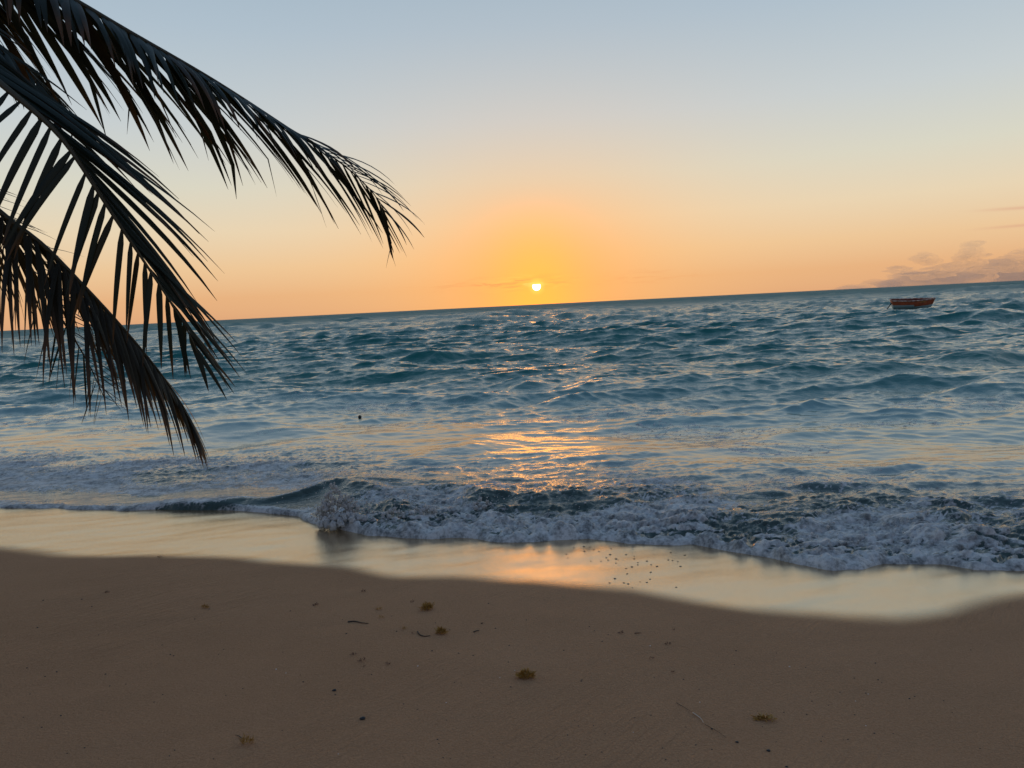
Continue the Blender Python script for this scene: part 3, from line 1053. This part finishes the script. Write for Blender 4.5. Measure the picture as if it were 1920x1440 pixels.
def ico(c, r, V, F, sub=1):
    bm = bmesh.new()
    bmesh.ops.create_icosphere(bm, subdivisions=sub, radius=r)
    o0 = len(V)
    bm.verts.index_update()
    V += [q.co + c for q in bm.verts]
    F += [tuple(o0 + x.index for x in f.verts) for f in bm.faces]
    bm.free()


def sargassum(u, v, wpx, hpx, label, n=150, mat=None, group='sargassum clumps washed up on the sand', name='sargassum_clump', bladders=True):
    W, H = px_size(u, v, wpx), px_size(u, v, hpx)
    V, F = [], []
    weed_mesh(V, F, W * 0.86, H, min(W * 0.55, H * 1.6), n, min(W * 0.17, H * 0.85))
    o = link_mesh(name, V, F, mat or M_weed, None, False)
    if bladders:
        V, F = [], []
        for _ in range(16):
            th = random.uniform(0, 6.28)
            q = math.sqrt(random.random())
            ico(Vector((math.cos(th) * W * 0.42 * q, math.sin(th) * W * 0.28 * q, random.uniform(0.15, 1.0) * H * (1.1 - q * 0.6))), W * random.uniform(0.018, 0.032), V, F)
        link_mesh('air_bladders', V, F, mat or M_weed, o)
    place(o, u, v, rz=random.uniform(-0.3, 0.3))
    tag(o, label, 'seaweed', group)
    return o


sargassum(801, 1143, 31, 17, 'round golden sargassum clump, upper of the two bushiest near the middle', 190)
sargassum(827, 1188, 29, 17, 'bushy golden sargassum clump beside the curved dark stalk', 180)
sargassum(986, 1270, 42, 17, 'wide ragged golden sargassum clump lying below the bushy pair', 170)
sargassum(1433, 1349, 48, 8, 'long flat brown sargassum strip lying near the bottom right', 90)
sargassum(463, 1394, 30, 20, 'spiky yellow sargassum sprig near the bottom left', 70)
sargassum(385, 1140, 18, 10, 'small orange sargassum tuft alone on the left of the beach', 60)
sargassum(710, 1143, 15, 7, 'tiny flattened sargassum scrap, upper of two left of the round clump', 36)
sargassum(715, 1159, 12, 9, 'tiny upright sargassum scrap, lower of two left of the round clump', 36)
sargassum(759, 1179, 13, 7, 'dark brown sargassum scrap just left of the curved stalk', 36)
GR = 'dark red seaweed scraps on the sand'
for u, v, wpx, hpx, lb in [
    (681, 1110, 14, 7, 'dark red seaweed scrap with an upright barb, nearest the wet sand'),
    (593, 1135, 16, 6, 'low dark red seaweed scrap left of the barbed one'),
    (773, 1129, 10, 6, 'small dark red weed curl just left of the round sargassum clump'),
    (680, 1240, 20, 11, 'forked dark red weed with one tall prong, left of centre'),
    (663, 1228, 14, 5, 'flat dark weed scrap just above the forked red weed'),
    (683, 1250, 8, 3, 'tiny red weed flake just below the forked red weed'),
    (728, 1246, 14, 5, 'low brown weed scrap to the right of the forked red weed'),
    (1164, 1187, 16, 6, 'brown star shaped weed scrap at the end of the faint line'),
    (1263, 1182, 8, 9, 'small upright dark red weed spike right of the star scrap'),
    (1253, 1208, 16, 6, 'arched brown weed scrap below the upright red spike'),
    (1261, 1261, 11, 6, 'small dark star of weed alone right of centre'),
    (201, 1111, 12, 4, 'thin dark red leaf lying on the far left sand'),
    (300, 1045, 12, 4, 'dark weed fleck at the edge of the wet sand, left'),
    (773, 1188, 8, 6, 'tiny dark weed fork between the scrap and the curved stalk'),
    (1222, 1236, 14, 8, 'faint grey green weed sprig right of the wide sargassum clump'),
]:
    sargassum(u, v, wpx, hpx, lb, 26, M_redw, GR, 'seaweed_scrap', False)


def twig(pxl, rpx, mat, label, name='twig', cat='twig'):
    pts = [on_sand(u, v) + Vector((0, 0, 0.004)) for u, v in pxl]
    c = pts[0].copy()
    sp_ = spline([q - c for q in pts], 16)
    r = px_size(*pxl[0], rpx)
    V, F = tube(sp_, [r * (1 - 0.5 * i / 15) for i in range(16)], 6)
    o = link_mesh(name, V, F, mat)
    o.location = c
    tag(o, label, cat)


twig([(652, 1167), (665, 1166), (680, 1169), (691, 1170)], 1.2, M_twig, 'thin straight dark stalk left of the bushy sargassum pair')
twig([(783, 1185), (787, 1191), (796, 1194), (807, 1193)], 1.3, M_twig, 'curved dark stalk hooking towards the lower bushy sargassum')
twig([(888, 1186), (893, 1184), (899, 1183)], 1.1, M_twig, 'short dark stick right of the bushy sargassum pair')
twig([(902, 1170), (906, 1169)], 1.0, M_twig, 'tiny dark stick, upper of two right of the bushy sargassum')
twig([(1190, 1188.5), (1196, 1188), (1203, 1188)], 0.9, M_twig, 'short dark stick right of the star shaped weed scrap')
twig([(1299, 1338), (1308, 1344), (1315, 1350), (1319, 1357)], 1.05, M_pale, 'bleached pale root curling out of the sand, lower right')
twig([(1268, 1319), (1280, 1326), (1290, 1332), (1297, 1336)], 0.45, M_twig, 'thin dark rootlet leading up to the bleached root')
twig([(1322, 1360), (1335, 1367), (1350, 1376), (1362, 1385)], 0.45, M_twig, 'thin dark rootlet leading down from the bleached root')
twig([(455, 1387), (447, 1381), (441, 1380)], 0.9, M_twig, 'dark side stalk beside the spiky yellow sargassum sprig')

PEB = {}


def pebble(u, v, wpx, label, group, mat=M_stone, name='pebble', cat='pebble', flat=0.55):
    if mat.name not in PEB:
        V, F = [], []
        ico(Vector((0, 0, 0)), 1.0, V, F, 2)
        V = [q * (1 + 0.18 * mnoise.noise(q * 1.7)) for q in V]
        ob = link_mesh(name, V, F, mat)
        PEB[mat.name] = ob
        o = ob
    else:
        o = PEB[mat.name].copy()
        COL.objects.link(o)
    r = px_size(u, v, wpx) * 0.5
    o.scale = (r, r * random.uniform(0.6, 0.9), r * flat)
    place(o, u, v, rz=random.uniform(-0.5, 0.5), dz=r * flat * 0.4)
    tag(o, label, cat, group)
    return o


pebble(627, 1295, 8, 'flat black pebble alone below the forked red weed', 'larger dark pebbles on the sand')
pebble(680, 1348, 11, 'largest black pebble, low left of centre', 'larger dark pebbles on the sand')
pebble(1382, 1392, 6, 'small black pebble below the long sargassum strip', 'larger dark pebbles on the sand')
pebble(1441, 1408, 7, 'black pebble at the bottom edge below the long sargassum strip', 'larger dark pebbles on the sand')
pebble(1335, 1367, 4, 'tiny black pebble on the rootlet below the bleached root', 'larger dark pebbles on the sand')
pebble(1475, 1438, 5, 'black pebble cut by the bottom edge of the view', 'larger dark pebbles on the sand')
SPK = [(1076, 1027), (1095, 1025), (1106, 1026), (1113, 1031), (1096, 1034), (1123, 1034), (1146, 1029), (1144, 1040), (1174, 1040), (1189, 1043), (1189, 1048),
       (1137, 1046), (1140, 1050), (1155, 1048), (1159, 1050), (1127, 1052), (1108, 1052), (1155, 1056), (1196, 1055), (1196, 1059), (1213, 1052), (1221, 1059),
       (1232, 1062), (1185, 1063), (1174, 1066), (1176, 1076), (1153, 1085), (1170, 1093), (1178, 1095), (1200, 1091), (1213, 1092), (1219, 1086), (1253, 1050),
       (1261, 1051), (1271, 1053), (1276, 1062), (1284, 1041), (1258, 1036), (1220, 1073), (1143, 1093), (1186, 1102), (1065, 1046), (1062, 1039), (1268, 1101)]
for u, v in SPK:
    pebble(u, v, random.uniform(2.6, 5.2), 'small dark pebble on the glossy wet sand right of the sun glow', 'dark pebbles scattered on the glossy wet sand', flat=0.3)
for _ in range(130):
    u, v = random.uniform(40, 1880), random.uniform(1120, 1430)
    if v < 1165 and u > 1000:
        continue
    pebble(u, v, random.uniform(1.8, 3.2), 'dark grain of debris on the brown damp sand', 'dark grains dotted over the damp sand', name='sand_speck', cat='debris grain')
for _ in range(14):
    u, v = random.uniform(500, 1700), random.uniform(1180, 1420)
    pebble(u, v, random.uniform(1.8, 3.0), 'tiny white shell fragment on the brown damp sand', 'white shell fragments on the damp sand', M_shell, 'shell_fragment', 'shell')

# ------------------------------------------------------------------ a dark float bobbing in the near waves
M_fl, s = material('dark_float')
s.out(s.principled(Base_Color=(0.012, 0.012, 0.012), Roughness=0.5))
V, F = [], []
ico(Vector((0, 0, 0)), 0.036, V, F, 3)
V = [Vector((q.x * 1.0, q.y, q.z * 1.15 + 0.02)) for q in V]
fl = link_mesh('float', V, F, M_fl)
q = on_z(674, 773, 0.0)
fl.location = (q.x, q.y, sea_height(q.x, q.y) + 0.01)
tag(fl, 'small dark round float bobbing in the waves left of centre', 'float')

# ------------------------------------------------------------------ clouds on the right horizon
def puffs(cx, cy, w_, h_, n):
    return [(cx + random.gauss(0, w_ * 0.42), cy + random.gauss(0, h_ * 0.35), random.uniform(0.18, 0.36) * w_, random.uniform(0.22, 0.42) * h_) for _ in range(n)]


cloud('cloud', [(1860, 515, 115, 27), (1960, 506, 110, 36), (1755, 524, 100, 20)] + puffs(1822, 476, 30, 24, 16) + puffs(1850, 498, 100, 20, 14) + puffs(1915, 490, 60, 24, 10) + puffs(1760, 512, 70, 14, 7),
      'largest cloud of the mauve bank, towering above the right end of the horizon', 'mauve clouds along the right horizon')
cloud('cloud', puffs(1736, 487, 28, 15, 14), 'small puffed cloud standing above the boat', 'mauve clouds along the right horizon')
cloud('cloud', [(1650, 537, 44, 14), (1600, 542, 40, 9), (1682, 502, 16, 4)] + puffs(1690, 508, 40, 10, 6), 'low flat cloud fading out left of the boat', 'mauve clouds along the right horizon')
